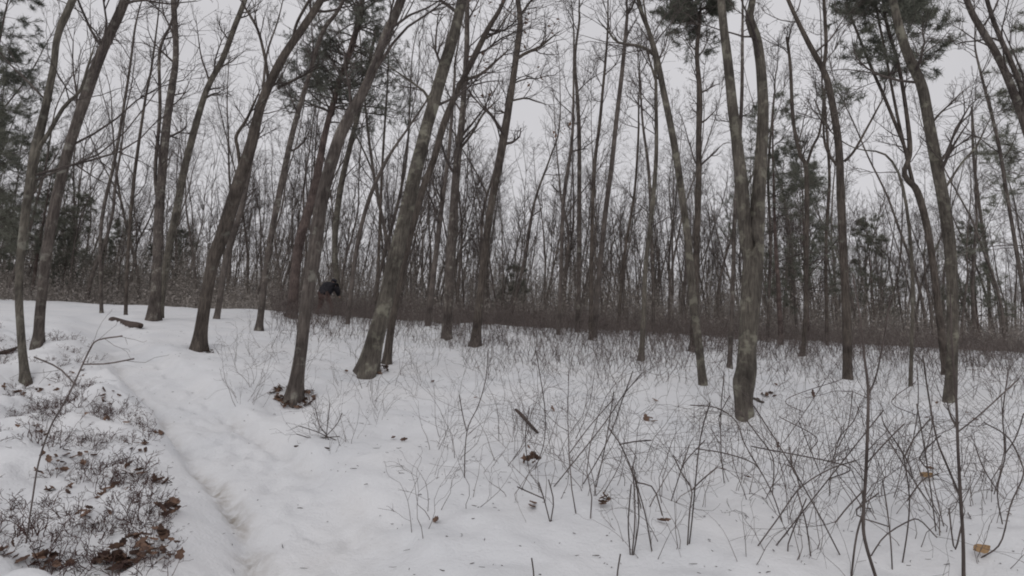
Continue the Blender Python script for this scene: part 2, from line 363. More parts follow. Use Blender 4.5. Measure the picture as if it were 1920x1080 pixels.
# ------------------------------------------------------------------ main traced trees
def plane_pt(px, py, y0, z0, c):
    d = ray(px, py); t_ = (y0 + c*(EYE-z0))/(d[1]-c*d[2])
    return CAM + t_*d, t_
WK = .84
def traced(name, label, pts, mat='bark_oak', depth=None, H=15., limbs=(), n_rand=14, t0=.3, detail=1, flare=.5, group=None,
           cat='tree', hole=None, twig='twig_bark', seed=None, stems=(), pine=None, leaves=0, kid=(7, 5), lscale=1.05, well=.06, sides=None, rough=.075):
    rg = np.random.default_rng(seed if seed is not None else sum(map(ord, label)))
    c = rg.uniform(-.06, .06)
    if depth is None: base = hit(pts[0][0], pts[0][1])
    else:
        d = ray(pts[0][0], pts[0][1]); base = CAM + d*(depth/d[1])
    y0, z0 = base[1], base[2]
    P = []; R = []
    for (x, y, w) in pts:
        p, t_ = plane_pt(x, y, y0, z0, c); P.append(p); R.append(WK*w/2*t_/F*math.cos(math.atan((x-960)/F)))
    P = np.array(P); R = np.array(R)
    tdir = norm(P[1]-P[0]); g0 = gz(P[0][0], P[0][1])
    drop = (P[0][2]-g0)/max(tdir[2], .4)
    if drop > .03:
        P = np.vstack([P[0]-tdir*drop, P]); R = np.concatenate([[R[0]*1.05], R])
    B = P[0].copy(); B[2] = gz(B[0], B[1])
    P = np.vstack([P[0]-norm(P[1]-P[0])*.28, P]); R = np.concatenate([[R[0]], R])
    # carry the trunk on above the frame
    ed = norm(P[-1]-P[-2]); top = B[2]+H; vis = len(P)
    if P[-1][2] < top-1:
        n_e = 5; st = (top-P[-1][2])/n_e; re = R[-1]
        for i in range(n_e):
            ed = norm(ed*.8 + np.array([0, 0, .25]) + rg.normal(size=3)*.07); P = np.vstack([P, P[-1]+ed*st/max(.6, ed[2])])
            R = np.append(R, max(.012, re*(1-(i+1)/n_e*.93)))
    near = np.hypot(B[0], B[1])
    root = link(name, None, None, B); root.empty_display_size = .3
    tag(root, label, cat, group)
    sd_ = sides or (22 if near < 13 else 12); sp = .09 if near < 13 else .2
    hl = None
    if hole: 
        hp, ht = plane_pt(hole[0], hole[1], y0, z0, c); hl = (hp, hole[2]/2*ht/F, hole[3]/2*ht/F)
    V, q, Q, r = trunk_geo(P, R, sd_, sp, rg, flare, rough, hl)
    trk = link('trunk', mesh('trunk', V-B, q, None, mat), root)
    def stem(pp, m2, wk=WK):
        S = []; SR = []
        for (x, y, w) in pp:
            p, t_ = plane_pt(x, y, y0, z0, c); S.append(p); SR.append(wk*w/2*t_/F*math.cos(math.atan((x-960)/F)))
        S = np.array(S); SR = np.array(SR)
        e_ = norm(S[-1]-S[-2])
        return S, SR, e_
    tb = Tubes(); ends = [] if pine else None
    for pp in stems:        # secondary leaders
        S, SR, e_ = stem(pp, mat)
        n_e = 4; st = max(1., (top-S[-1][2])/n_e*.9)
        if S[-1][2] < top-1.5:
            re = SR[-1]
            for i in range(n_e):
                e_ = norm(e_*.8+np.array([0, 0, .25])+rg.normal(size=3)*.07); S = np.vstack([S, S[-1]+e_*st]); SR = np.append(SR, max(.012, re*(1-(i+1)/n_e*.9)))
        V2, q2, Q2, r2 = trunk_geo(S, SR, max(8, sd_-6), sp, rg, 0, rough)
        link('stem', mesh('stem', V2-B, q2, None, mat), root)
        nst = max(4, n_rand//2)
        for j in range(nst):
            i = int(len(Q2)*rg.uniform(.35, .99)); t_ = norm(Q2[min(i+1, len(Q2)-1)]-Q2[i-1]); a = rg.uniform(.5, 1.1)
            spray(rg, tb, Q2[i]-B, t_*math.cos(a)+perp(t_, rg)*math.sin(a), rg.uniform(1., 2.6)*lscale, max(.010, r2[i]*rg.uniform(.3, .55)), 0, .0034, nchild=kid, ends=ends)
    for pp in limbs:
        S, SR, e_ = stem(pp, mat, .7)
        V2, q2, Q2, r2 = trunk_geo(np.vstack([S, S[-1]+e_*.35]), np.append(SR, .004), 8, .12, rg, 0, .04)
        link('limb', mesh('limb', V2-B, q2, None, mat), trk)
        for j in range(8):
            i = int(len(Q2)*rg.uniform(.3, .99)); t_ = norm(Q2[min(i+1, len(Q2)-1)]-Q2[i-1]); a = rg.uniform(.3, .9)
            spray(rg, tb, Q2[i]-B, t_*math.cos(a)+perp(t_, rg)*math.sin(a), rg.uniform(.5, 1.3)*lscale, max(.006, r2[i]*.5), 1, .0034, nchild=kid)
    if pine:
        nb, u0_, u1_, bl, pm = pine
        for j in range(nb):
            u = rg.uniform(u0_, u1_); i = min(int(len(Q)*u), len(Q)-2); t_ = norm(Q[i+1]-Q[i-1])
            dd = norm(perp(t_, rg)*1. + np.array([0, 0, rg.uniform(-.1, .45)]))
            Lb = bl*rg.uniform(.6, 1.2)*(1-.45*(u-u0_)/(u1_-u0_))
            spray(rg, tb, Q[i]-B, dd, Lb, max(.012, r[i]*.33), 0, .006, up=.05, wob=.2, nchild=(8, 4), ends=ends)
        tn = Tubes(); needles(rg, tn, ends, 11, .16, .0065)
        link('foliage', tn.mesh('foliage', pm), root)['kind'] = 'stuff'
    for j in range(n_rand):
        u = t0 + (1-t0)*rg.uniform(0, 1)**.85; i = min(max(2, int(len(Q)*u)), len(Q)-2)
        t_ = norm(Q[i+1]-Q[i-1]); a = rg.uniform(.55, 1.15)
        vu = (Q[i][2]-B[2])/H
        Lb = rg.uniform(.9, 2.6)*lscale*(1.2-.5*vu)
        spray(rg, tb, Q[i]-B, t_*math.cos(a)+perp(t_, rg)*math.sin(a), Lb, max(.011, min(r[i]*rg.uniform(.22, .5), .06)), 0, .0034, nchild=kid)
    link('crown', tb.mesh('crown', twig), root)['kind'] = 'stuff'
    if leaves:
        tl = Tubes(); k_ = []
        vb = tb.V[0]
        pk = vb[rg.integers(0, len(vb), leaves//6)]
        for p in pk: k_.append(p + rg.normal(size=(6, 3))*.14)
        leafcards(rg, tl, np.concatenate(k_), .11); link('dead_leaves', tl.mesh('dead_leaves', 'dead_leaf'), root)['kind'] = 'stuff'
    return root, B, R[1]

WELLS_PX = [(550,748,.34,.13),(690,700,.45,.10),(372,655,.34,.09),(1392,775,.34,.08),(1780,750,.3,.06),(1590,710,.28,.06),(48,716,.24,.06),(70,645,.26,.05),(1318,722,.22,.05)]
for (x, y, r, d) in WELLS_PX:
    p = hit_prof(x, y); wells.append((p[0], p[1], r*1.1, d*1.5))

LM = [(48,716,'the bowed grey trunk'),(285,600,'the oak by the log'),(372,655,'the dark flared oak'),(550,750,'the leaf-ringed oak'),(688,700,'the thickest leaning oak'),(890,651,'the dark forked-tip tree'),
      (1083,640,'the slim pole stand'),(1201,677,'the pale thin trunk'),(1318,722,'the swept slim trunk'),(1394,778,'the hollow double oak'),(1590,711,'the Y-forked oak'),(1780,752,'the olive-barked oak')]
T = traced
T('oak_tree', 'slim grey trunk bowed outward with a high fork, on the lumpy bank by the trail', [(48,716,22),(40,640,20),(36,540,19),(44,430,20),(64,290,24),(86,195,19),(100,125,16),(107,70,16),(132,10,17)], 'bark_pale', limbs=[[(66,285,15),(88,255,13),(120,200,11),(150,170,9),(166,120,7)]], n_rand=13, t0=.3)
T('oak_tree', 'straight dark leaning trunk standing behind the bowed grey trunk at the bank', [(70,645,25),(78,560,24),(92,440,25),(128,285,25),(170,155,25),(195,90,23),(234,0,22)], 'bark_oak', n_rand=13, t0=.28)
T('oak_tree', 'upright oak with broad foot beside the fallen log', [(285,600,28),(293,530,23),(297,425,22),(309,260,20),(320,175,18),(330,100,14),(325,0,13)], 'bark_oak', limbs=[[(300,400,11),(291,325,11),(300,210,10),(299,100,9),(318,50,7),(335,0,6)]], n_rand=15, t0=.25)
T('ash_tree', 'pale slender trunk leaning out from behind the upright oak near the log', [(300,570,19),(310,500,18),(330,400,17),(350,300,17),(385,175,14),(415,115,13),(440,50,12),(459,0,11)], 'bark_pale', depth=18, n_rand=14, t0=.3)
T('oak_tree', 'thick dark leaning oak with flared foot and a fork, beside the trail', [(372,655,31),(386,560,27),(400,490,29),(417,440,32),(445,350,30),(470,275,26),(492,190,21),(530,110,19),(570,50,17),(602,0,16)], 'bark_dark', limbs=[[(452,330,11),(446,280,10),(443,255,10),(462,225,8),(478,190,6)],[(505,165,10),(497,110,9),(483,55,8),(460,15,6)],[(548,85,9),(556,45,8),(580,0,7)],[(520,165,8),(548,152,7),(575,138,5)]], n_rand=12, t0=.3, lscale=.8)
T('oak_tree', 'slender bare tree between the thick flared oak and the red pine trunk', [(485,620,15),(495,540,14),(510,435,14),(535,310,14),(555,225,12),(580,140,10),(605,60,10),(632,22,8)], 'bark_oak', n_rand=16, t0=.3)
T('pine_tree', 'reddish pine trunk with dark needle clumps high up, behind the leaf-ringed oak', [(546,596,23),(560,465,22),(590,350,19),(612,240,14),(635,160,12),(655,100,13),(675,30,11),(685,-40,9)], 'bark_pine', n_rand=5, t0=.5, H=14, pine=(60,.48,.97,2.7,'pine_needle'), lscale=.8)
T('oak_tree', 'lichen-spotted oak ringed by brown leaves at its foot, bending as it rises', [(550,750,34),(563,660,28),(574,570,29),(587,490,33),(604,375,29),(634,265,27),(656,220,26),(690,155,21),(720,75,20),(752,0,19)], 'bark_oak', n_rand=10, t0=.35, rough=.07, lscale=.8)
T('oak_tree', 'thickest leaning oak, greenish and straight, with a thinner tree close behind it', [(688,700,46),(712,608,37),(740,490,34),(770,360,31),(800,240,27),(830,135,25),(860,25,22)], 'bark_moss', n_rand=9, t0=.4, flare=.28, lscale=.8, limbs=[[(806,210,9),(800,178,8),(780,160,6),(752,140,5)]])
T('oak_tree', 'crooked thinner tree rising close behind the thickest leaning oak', [(725,682,18),(736,600,17),(760,475,18),(790,365,16),(815,295,14),(835,225,15),(860,165,12),(885,115,13),(915,55,11),(945,0,8)], 'bark_dark', n_rand=13, t0=.35, limbs=[[(868,150,9),(900,140,8),(935,110,6)],[(905,75,7),(930,60,5),(948,35,4)]], leaves=40)
T('oak_tree', 'straight upright tree just uphill of the crooked thin tree', [(838,634,21),(841,540,21),(846,450,20),(857,310,17),(867,210,13),(875,100,12),(876,0,10)], 'bark_oak', n_rand=20, t0=.3, leaves=60, limbs=[[(862,280,8),(885,250,7),(905,215,6),(925,195,4)]])
T('oak_tree', 'dark tree with side limb and forked tip, beside the gap of open sky', [(890,651,23),(896,600,19),(906,500,16),(920,390,16),(942,275,17),(955,200,14),(967,120,12),(975,50,12),(971,0,10)], 'bark_dark', n_rand=16, t0=.32, leaves=60, limbs=[[(970,110,9),(985,100,9),(1012,88,7),(1032,72,5)],[(975,30,8),(985,16,7),(996,0,5)],[(955,190,6),(985,184,5),(1005,190,4)]])
ps = dict(cat='tree')
T('maple_tree', 'pale thin trunk rooted in the shrubs in front of the brush', [(1201,677,14),(1206,610,12),(1210,500,11),(1222,400,10),(1230,300,9),(1230,200,8),(1228,120,6)], 'bark_pale', n_rand=22, t0=.3, H=11, lscale=.8)
T('oak_tree', 'slim trunk with swept foot leaning away from the hollow double oak', [(1318,722,19),(1309,640,18),(1299,560,19),(1290,450,17),(1280,375,16),(1265,275,15),(1245,175,14),(1232,110,13),(1215,55,10),(1197,0,9)], 'bark_moss', n_rand=14, t0=.35, limbs=[[(1233,110,9),(1205,88,8),(1160,80,7),(1140,58,5)],[(1240,150,7),(1228,142,6),(1222,125,5)]], flare=.15)
T('pine_tree', 'slender pine with one dense needle tuft on top, behind the slim swept trunk', [(1300,640,17),(1305,500,15),(1310,350,14),(1310,250,13),(1312,200,14),(1310,150,11),(1307,100,10),(1312,40,8),(1314,10,5)], 'bark_dark', depth=16, n_rand=14, t0=.4, H=8.9, pine=(34,.86,1.,1.4,'pine_needle'), lscale=.7)
T('oak_tree', 'large double-stemmed oak with a dark hollow below the fork and swollen burl at foot', [(1396,780,40),(1394,748,41),(1394,716,50),(1398,688,46),(1403,645,42),(1409,560,47),(1413,500,46),(1419,425,34),(1427,300,27),(1431,200,25),(1422,85,21),(1406,35,19),(1411,0,15)], 'bark_moss', n_rand=10, t0=.45, stems=[[(1407,500,26),(1400,450,30),(1393,390,29),(1385,300,27),(1373,200,23),(1361,85,20),(1352,0,17)]], hole=(1401,458,17,26), sides=44, rough=.08, flare=.1, lscale=.8)
T('oak_tree', 'upright oak forking into a Y with twisting side limbs', [(1590,711,23),(1588,620,21),(1584,540,20),(1577,375,19),(1572,265,17),(1556,170,15),(1543,130,14),(1516,80,12),(1480,5,9)], 'bark_dark', n_rand=10, t0=.5, stems=[[(1544,132,9),(1549,80,9),(1545,0,8)]], limbs=[[(1584,302,9),(1600,285,8),(1620,250,7),(1650,195,5)],[(1574,315,8),(1556,292,8),(1545,258,7),(1545,190,5)]], flare=.25)
T('oak_tree', 'large olive-barked leaning oak standing beside the twisted dark stems', [(1780,752,31),(1786,650,28),(1786,560,27),(1780,450,28),(1768,370,27),(1753,290,27),(1740,220,25),(1728,160,24),(1705,110,23),(1690,65,21),(1675,0,18)], 'bark_moss', n_rand=12, t0=.3, limbs=[[(1768,360,8),(1800,310,7),(1830,275,6),(1850,235,4)],[(1745,235,8),(1760,215,7),(1778,198,5)]], flare=.15, lscale=.85)
T('pine_tree', 'twisted dark pine whose stem kinks and splits beside the olive-barked oak', [(1762,600,18),(1750,500,17),(1737,420,17),(1720,358,16),(1702,338,13),(1696,320,11),(1706,285,12),(1700,215,10),(1685,125,9),(1664,50,8),(1655,0,7)], 'bark_dark', depth=13, n_rand=8, t0=.5, H=8.8, stems=[[(1712,345,10),(1690,250,8),(1676,185,7),(1660,100,6),(1640,0,5)],[(1705,300,8),(1688,255,8),(1660,185,8),(1635,130,7),(1605,55,6),(1585,5,5)]], pine=(27,.80,1.,1.5,'pine_needle'), lscale=.7)
T('oak_tree', 'double-stemmed oak leaning in over the thicket from beyond the shrubs', [(1990,560,26),(1950,330,24),(1920,225,22),(1905,185,21),(1885,135,19),(1865,95,18),(1840,55,17),(1813,0,15)], 'bark_oak', depth=9.5, n_rand=10, t0=.3, stems=[[(1925,215,16),(1915,165,14),(1895,115,13),(1875,70,12),(1850,0,10)]])
T('maple_tree', 'thin crooked tree forking below a bend, uphill of the Y-forked oak', [(1505,668,11),(1510,600,11),(1512,500,11),(1512,325,11),(1500,290,9),(1487,225,8),(1482,125,7),(1475,70,6)], 'bark_dark', n_rand=16, t0=.3, H=10, stems=[[(1512,310,7),(1524,275,7),(1536,250,6),(1543,200,5),(1541,150,4)]], lscale=.7)
T('maple_tree', 'short thin pale trunk standing between the Y-forked oak and olive-barked oak', [(1707,724,10),(1710,634,9),(1712,540,9),(1706,440,8),(1690,340,6),(1660,290,5),(1610,280,3)], 'bark_pale', n_rand=8, t0=.4, H=5.5, lscale=.6, flare=.1)
T('maple_tree', 'thin trunk just uphill of the hollow double oak', [(1368,689,11),(1372,607,11),(1375,500,10),(1378,400,9),(1390,200,8),(1392,60,6)], 'bark_oak', n_rand=14, t0=.35, H=11, lscale=.8)
T('maple_tree', 'thin curving grey tree at the thicket beyond the olive-barked oak', [(1920,560,10),(1905,465,10),(1887,360,9),(1875,285,9),(1862,225,8),(1845,160,7),(1830,100,5)], 'bark_oak', depth=15, n_rand=18, t0=.3, H=11, lscale=.9)
T('maple_tree', 'thin dark pole-like trunk with foot in the snow beyond the olive-barked oak', [(1857,646,9),(1852,500,9),(1838,400,8),(1826,300,7),(1822,200,5)], 'bark_dark', n_rand=14, t0=.3, H=10, lscale=.8)
T('maple_tree', 'thin trunk rooted right behind the leaf-ringed oak', [(640,590,13),(628,475,13),(635,375,14),(655,280,12),(680,180,9),(700,80,7)], 'bark_pale', depth=27, n_rand=14, t0=.3, H=15, lscale=.8)
# slim trees in the stand beyond the open sky gap
slim = [[(1048,612,9),(1052,500,8),(1057,375,8),(1072,270,7),(1075,180,5),(1076,70,4)],[(1083,625,12),(1086,475,11),(1086,280,9),(1083,190,8),(1078,110,6),(1086,40,5)],
        [(1108,642,12),(1110,450,9),(1115,315,8),(1125,225,7),(1132,150,6),(1138,80,5)],[(1117,600,12),(1122,525,12),(1135,400,12),(1147,310,11),(1157,215,10),(1167,130,9),(1175,40,7)],
        [(1225,590,7),(1222,450,7),(1216,320,7),(1205,230,5),(1200,150,4)],[(707,570,7),(710,475,7),(716,325,6),(722,225,5),(727,150,4)],[(805,585,13),(815,500,12),(830,375,10),(842,280,8),(852,150,6)],
        [(1440,600,7),(1445,450,7),(1440,330,6),(1450,200,5)],[(1550,600,8),(1549,450,8),(1555,330,7),(1547,200,5)],[(655,580,10),(668,470,10),(690,380,9),(725,300,7),(765,240,5)],[(190,560,9),(190,420,9),(215,300,8),(240,150,6),(252,60,5)],[(236,582,9),(240,480,8),(250,350,8),(270,200,6)],
        [(410,575,14),(425,480,13),(455,380,11),(480,250,8)],[(960,585,8),(985,480,8),(1002,380,6),(1030,300,4)],[(1160,600,7),(1172,470,7),(1190,360,6),(1197,250,5)]]
for i, pp in enumerate(slim):
    T('slim_tree', 'slim '+('bent ' if max(abs(pp[0][0]-pp[-1][0]), 0) > 45 else 'straight ')+('grey-brown', 'lichened', 'dark')[i % 3]+' pole tree in front of the brush beyond '+min(LM, key=lambda q_: abs(q_[0]-pp[0][0]) if 'pole' not in q_[2] else 9e9)[2], pp, ('bark_far', 'bark_oak', 'bark_dark')[i % 3], depth=[19, 20, 18, 18.5, 23, 22, 21, 22, 23, 20, 20, 19, 19, 24, 23][i], n_rand=20, t0=.3, H=rng.uniform(12, 15), lscale=.85, seed=300+i, group='slim pole trees in front of the brush', flare=.15)

LMP = [(hit_prof(x, y), n) for x, y, n in LM]
LM2 = LMP + [(hit_prof(x, y), n) for x, y, n in [(262,1040,'the largest leaf heap'),(95,1066,'the reddish leaf heap'),(49,1019,'the drooping sapling foot'),(92,872,'the small leaf patch'),(312,965,'the leaves at the trail edge'),(190,790,'the bank bend'),
   (616,824,'the dark fan of twigs'),(871,895,'the V-shaped sapling'),(990,880,'the leaf-tangled sapling'),(1040,911,'the fanning stems'),(1222,1032,'the sharply bent stem'),(1289,1022,'the loose branched sapling'),(1467,980,'the sideways-swept sapling'),(1643,1086,'the curved-foot dark sapling'),(1807,1084,'the straight dark sapling'),(1735,900,'the flat tan leaf'),(987,790,'the stout broken stick'),(838,634,'the straight upright tree'),(1131,950,'the lone leaf cluster')]]
def size(s): return 'small ' if s < .82 else 'large ' if s > 1.08 else 'middling '
def mark(x, y, az=False):
    if az: return min(LMP, key=lambda q_: abs(q_[0][0]/q_[0][1]-x/y))[1]
    return min(LM2, key=lambda q_: (q_[0][0]-x)**2+(q_[0][1]-y)**2)[1]

# ------------------------------------------------------------------ snow ground
def axis_pts(a, b_, fine0, fine1, h0, ratio):
    c = list(np.arange(fine0, fine1+1e-6, h0)); h = h0; v = c[-1]
    while v < b_: h *= ratio; v += h; c.append(v)
    h = h0; v = c[0]; lo = []
    while v > a: h *= ratio; v -= h; lo.append(v)
    return np.array(lo[::-1]+c)
gx = axis_pts(-300, 300, -5.5, 6.5, .04, 1.06); gy = axis_pts(-40, 420, 2.2, 9.5, .038, 1.03)
X, Y = np.meshgrid(gx, gy); Z = ground(X, Y, True)
nx, ny = len(gx), len(gy); idx = np.arange(nx*ny).reshape(ny, nx)
q = np.stack([idx[:-1, :-1], idx[:-1, 1:], idx[1:, 1:], idx[1:, :-1]], -1).reshape(-1, 4)
me = mesh('snow_ground', np.stack([X, Y, Z], -1), q, None, 'snow')
trail, bank, rut, rut2 = masks(X, Y)
dirt = np.clip(rut*1.05+rut2*.6, 0, 1)*trail*(.6+.45*vnoise(X/.3, Y/.3, 77)) + .12*trail*np.clip(vnoise(X/.5, Y/.9, 78), 0, 1)
dirt = np.where(Y < 5.2, dirt*1.25, dirt)
a_ = me.attributes.new('dirt', 'FLOAT', 'POINT'); a_.data.foreach_set('value', np.clip(dirt, 0, 1).astype(np.float32).ravel())
go = link('snow_ground', me); go['kind'] = 'structure'; go['label'] = 'snow-covered woodland slope with a packed trail'

# ------------------------------------------------------------------ background wood: prototypes, then copies
def proto_tree(seed, H, r, kind):
    rg = np.random.default_rng(seed); tb = Tubes()
    P, dl = wander(rg, (0, 0, -.3), (rg.normal()*.04, rg.normal()*.04, 1), H, 9, .085, .07)
    R = r*np.linspace(1, .12, 9); R[0] *= 1.2
    V, q, Q, rr_ = trunk_geo(P, R, 8, .5, rg, .2, .05)
    tr = mesh('trunk', V, q, None, 'bark_far')
    t0, n, ls = {'high': (.42, 20, 1.), 'bushy': (.25, 30, .9), 'fork': (.35, 20, 1.)}[kind]
    if kind == 'fork':
        i = int(len(Q)*.42); S, _ = wander(rg, Q[i], norm(np.array([rg.normal()*.4, rg.normal()*.4, 1])), H*.5, 7, .07, .1)
        V2, q2, Q2, r2 = trunk_geo(S, rr_[i]*np.linspace(.7, .1, 7), 7, .5, rg, 0, .05)
        V = np.vstack([V, V2]); q = np.vstack([q, q2+len(V)-len(V2)]); tr = mesh('trunk', V, q, None, 'bark_far')
        for j in range(9):
            i = int(len(Q2)*rg.uniform(.3, .98)); t_ = norm(Q2[min(i+1, len(Q2)-1)]-Q2[i-1]); a = rg.uniform(.4, .9)
            spray(rg, tb, Q2[i], t_*math.cos(a)+perp(t_, rg)*math.sin(a), rg.uniform(.9, 2.2), .018, 0, .005, nchild=(6, 5), sides=(4, 3, 3))
    for j in range(n):
        u = t0+(1-t0)*rg.uniform(0, 1)**.8; i = min(int(len(Q)*u), len(Q)-2); t_ = norm(Q[i+1]-Q[i-1]); a = rg.uniform(.4, 1.0)
        spray(rg, tb, Q[i], t_*math.cos(a)+perp(t_, rg)*math.sin(a), rg.uniform(1., 3.)*ls*(1.25-.7*u), max(.012, rr_[i]*.33), 0, .005, nchild=(6, 5), sides=(4, 3, 3))
    return tr, tb.mesh('crown', 'twig_bark')
def proto_pine(seed, H, r, u0_, bl, nb=46):
    rg = np.random.default_rng(seed); tb = Tubes(); ends = []
    P, dl = wander(rg, (0, 0, -.3), (0, 0, 1), H, 9, .025, .05)
    V, q, Q, rr_ = trunk_geo(P, r*np.linspace(1, .12, 9), 8, .5, rg, .15, .05)
    tr = mesh('trunk', V, q, None, 'bark_pine')
    for j in range(nb):
        u = rg.uniform(u0_, .98); i = min(int(len(Q)*u), len(Q)-2); t_ = norm(Q[i+1]-Q[i-1])
        dd = norm(perp(t_, rg)+np.array([0, 0, rg.uniform(-.15, .35)]))
        spray(rg, tb, Q[i], dd, bl*rg.uniform(.6, 1.15)*(1.05-.75*(u-u0_)/(1-u0_)), max(.012, rr_[i]*.3), 0, .008, up=.03, wob=.18, nchild=(6, 3), ends=ends, sides=(4, 3, 3))
    tn = Tubes(); needles(rg, tn, ends, 9, .22, .007)
    return tr, tb.mesh('crown', 'twig_bark'), tn.mesh('foliage', 'pine_needle')
KL = {'high': ('slim_tree', 'high-branched bare tree', 'high-branched bare trees behind the brush'),
      'bushy': ('twiggy_tree', 'twiggy low-branched bare tree', 'twiggy bare trees behind the brush'),
      'fork': ('forked_tree', 'fork-trunked bare tree', 'fork-trunked bare trees behind the brush')}
protos = []
for i in range(12):
    kd = ('high', 'bushy', 'fork', 'high')[i % 4]
    protos.append((kd,)+proto_tree(500+i, rng.uniform(13, 18), rng.uniform(.05, .11), kd))
def put_tree(kd, meshes, x, y, s, rz, lean, names=('trunk', 'crown', 'foliage')):
    nm, lb, gp = KL[kd] if isinstance(kd, str) else kd
    o = link(nm, None, None, (x, y, gz(x, y))); ln_ = math.hypot(*lean)
    tag(o, ('tall ' if s > .92 else 'short ' if s < .72 else '')+('leaning ' if ln_ > .05 else 'upright ')+lb+' behind '+mark(x, y, True), 'tree', gp); o.scale = (s, s, s)
    o.rotation_euler = (lean[0], lean[1], rz)
    for n_, me_ in zip(names, meshes):
        ch = link(n_, me_, o)
        if n_ != 'trunk': ch['kind'] = 'stuff'
    return o
placed = []
tries = 0
while len(placed) < 520 and tries < 20000:
    tries += 1
    y = 27+43*rng.uniform()**1.15; ang = math.radians(rng.uniform(-46, 46)); x = y*math.tan(ang)
    if abs(x) > 60: continue
    sx = 960+F*x/y
    if 985 < sx < 1045 and rng.uniform() < .7: continue
    md = .6+.013*y
    if any((x-a)**2+(y-b_)**2 < md*md for a, b_ in placed): continue
    placed.append((x, y))
    kd, tr, cr = protos[rng.integers(len(protos))]
    put_tree(kd, (tr, cr), x, y, rng.uniform(.45, 1.05), rng.uniform(0, 6.28), rng.normal(size=2)*.035)
# pines of the wood
PL = ('pine_tree', 'dark green pine', 'pines in the wood behind the brush')
pp1 = proto_pine(700, 13, .13, .35, 2.6, 50); pp2 = proto_pine(701, 9, .09, .25, 1.9, 44); pp3 = proto_pine(702, 5, .05, .1, 1.5, 40)
def pine_at(px, py_top, y, pr, H):
    d = ray(px, py_top); p = CAM+d*(y/d[1]); g = gz(p[0], y)
    put_tree(PL, pr, p[0], y, max(.4, (p[2]-g)/H), rng.uniform(0, 6), rng.normal(size=2)*.02)
for a in [(10,-60,22,pp1,13),(-30,150,24,pp1,13),(30,180,27,pp2,9),(110,270,30,pp2,9),(-60,60,20,pp1,13),(160,350,34,pp2,9),(965,478,36,pp3,5),(1505,285,27,pp2,9),(1632,390,42,pp2,9),(1820,405,32,pp2,9),(1455,170,21,pp1,13),(1940,20,17,pp1,13),(230,400,38,pp2,9),(350,420,44,pp2,9),(70,300,36,pp1,13),(20,400,33,pp2,9),(140,420,31,pp2,9),(200,440,35,pp2,9),(290,450,36,pp2,9),(330,455,40,pp2,9),(60,430,38,pp2,9),(-40,380,30,pp2,9)]:
    pine_at(*a)

# far wood that reads as one mass
def far_wood():
    rg = np.random.default_rng(9); tb = Tubes(); protoA = []
    for i in range(5):
        t2 = Tubes(); H = rg.uniform(12, 17)
        P, _ = wander(rg, (0, 0, -.5), (0, 0, 1), H, 6, .05, .05); t2.add(P, rg.uniform(.06, .11)*np.linspace(1, .12, 6), 5)
        for j in range(17):
            u = rg.uniform(.3, .98)*5; k = min(int(u), 4); q0 = P[k]+(P[k+1]-P[k])*(u-k); a = rg.uniform(.4, .9)
            t_ = np.array([0, 0, 1.]); 
            S, dd = wander(rg, q0, t_*math.cos(a)+perp(t_, rg)*math.sin(a), rg.uniform(1.2, 3.2), 4, .15, .1); t2.add(S, .03*np.linspace(1, .4, 4), 3)
            for c_ in range(3):
                S2, _ = wander(rg, S[rg.integers(1, 4)], norm(dd+rg.normal(size=3)*.6), rg.uniform(.5, 1.3), 3, .15, .1); t2.add(S2, .014*np.linspace(1, .6, 3), 3)
        protoA.append(t2.arrays())
    for i in range(540):
        y = rg.uniform(50, 115); x = y*math.tan(math.radians(rg.uniform(-45, 45))); V, Q, _ = protoA[i % 5]
        c, s = math.cos(i), math.sin(i); sc = rg.uniform(.75, 1.25)
        W = V@np.array([[c, s, 0], [-s, c, 0], [0, 0, 1]])*sc + np.array([x, y, gz(x, y)])
        W[:, 0] += (W[:, 2]-gz(x, y))*rg.normal()*.03
        tb.raw(W, Q)
    o = link('far_wood', tb.mesh('far_wood', 'bark_far')); tag(o, 'distant mass of bare trees closing off the wood', 'trees', None, 'stuff')
far_wood()

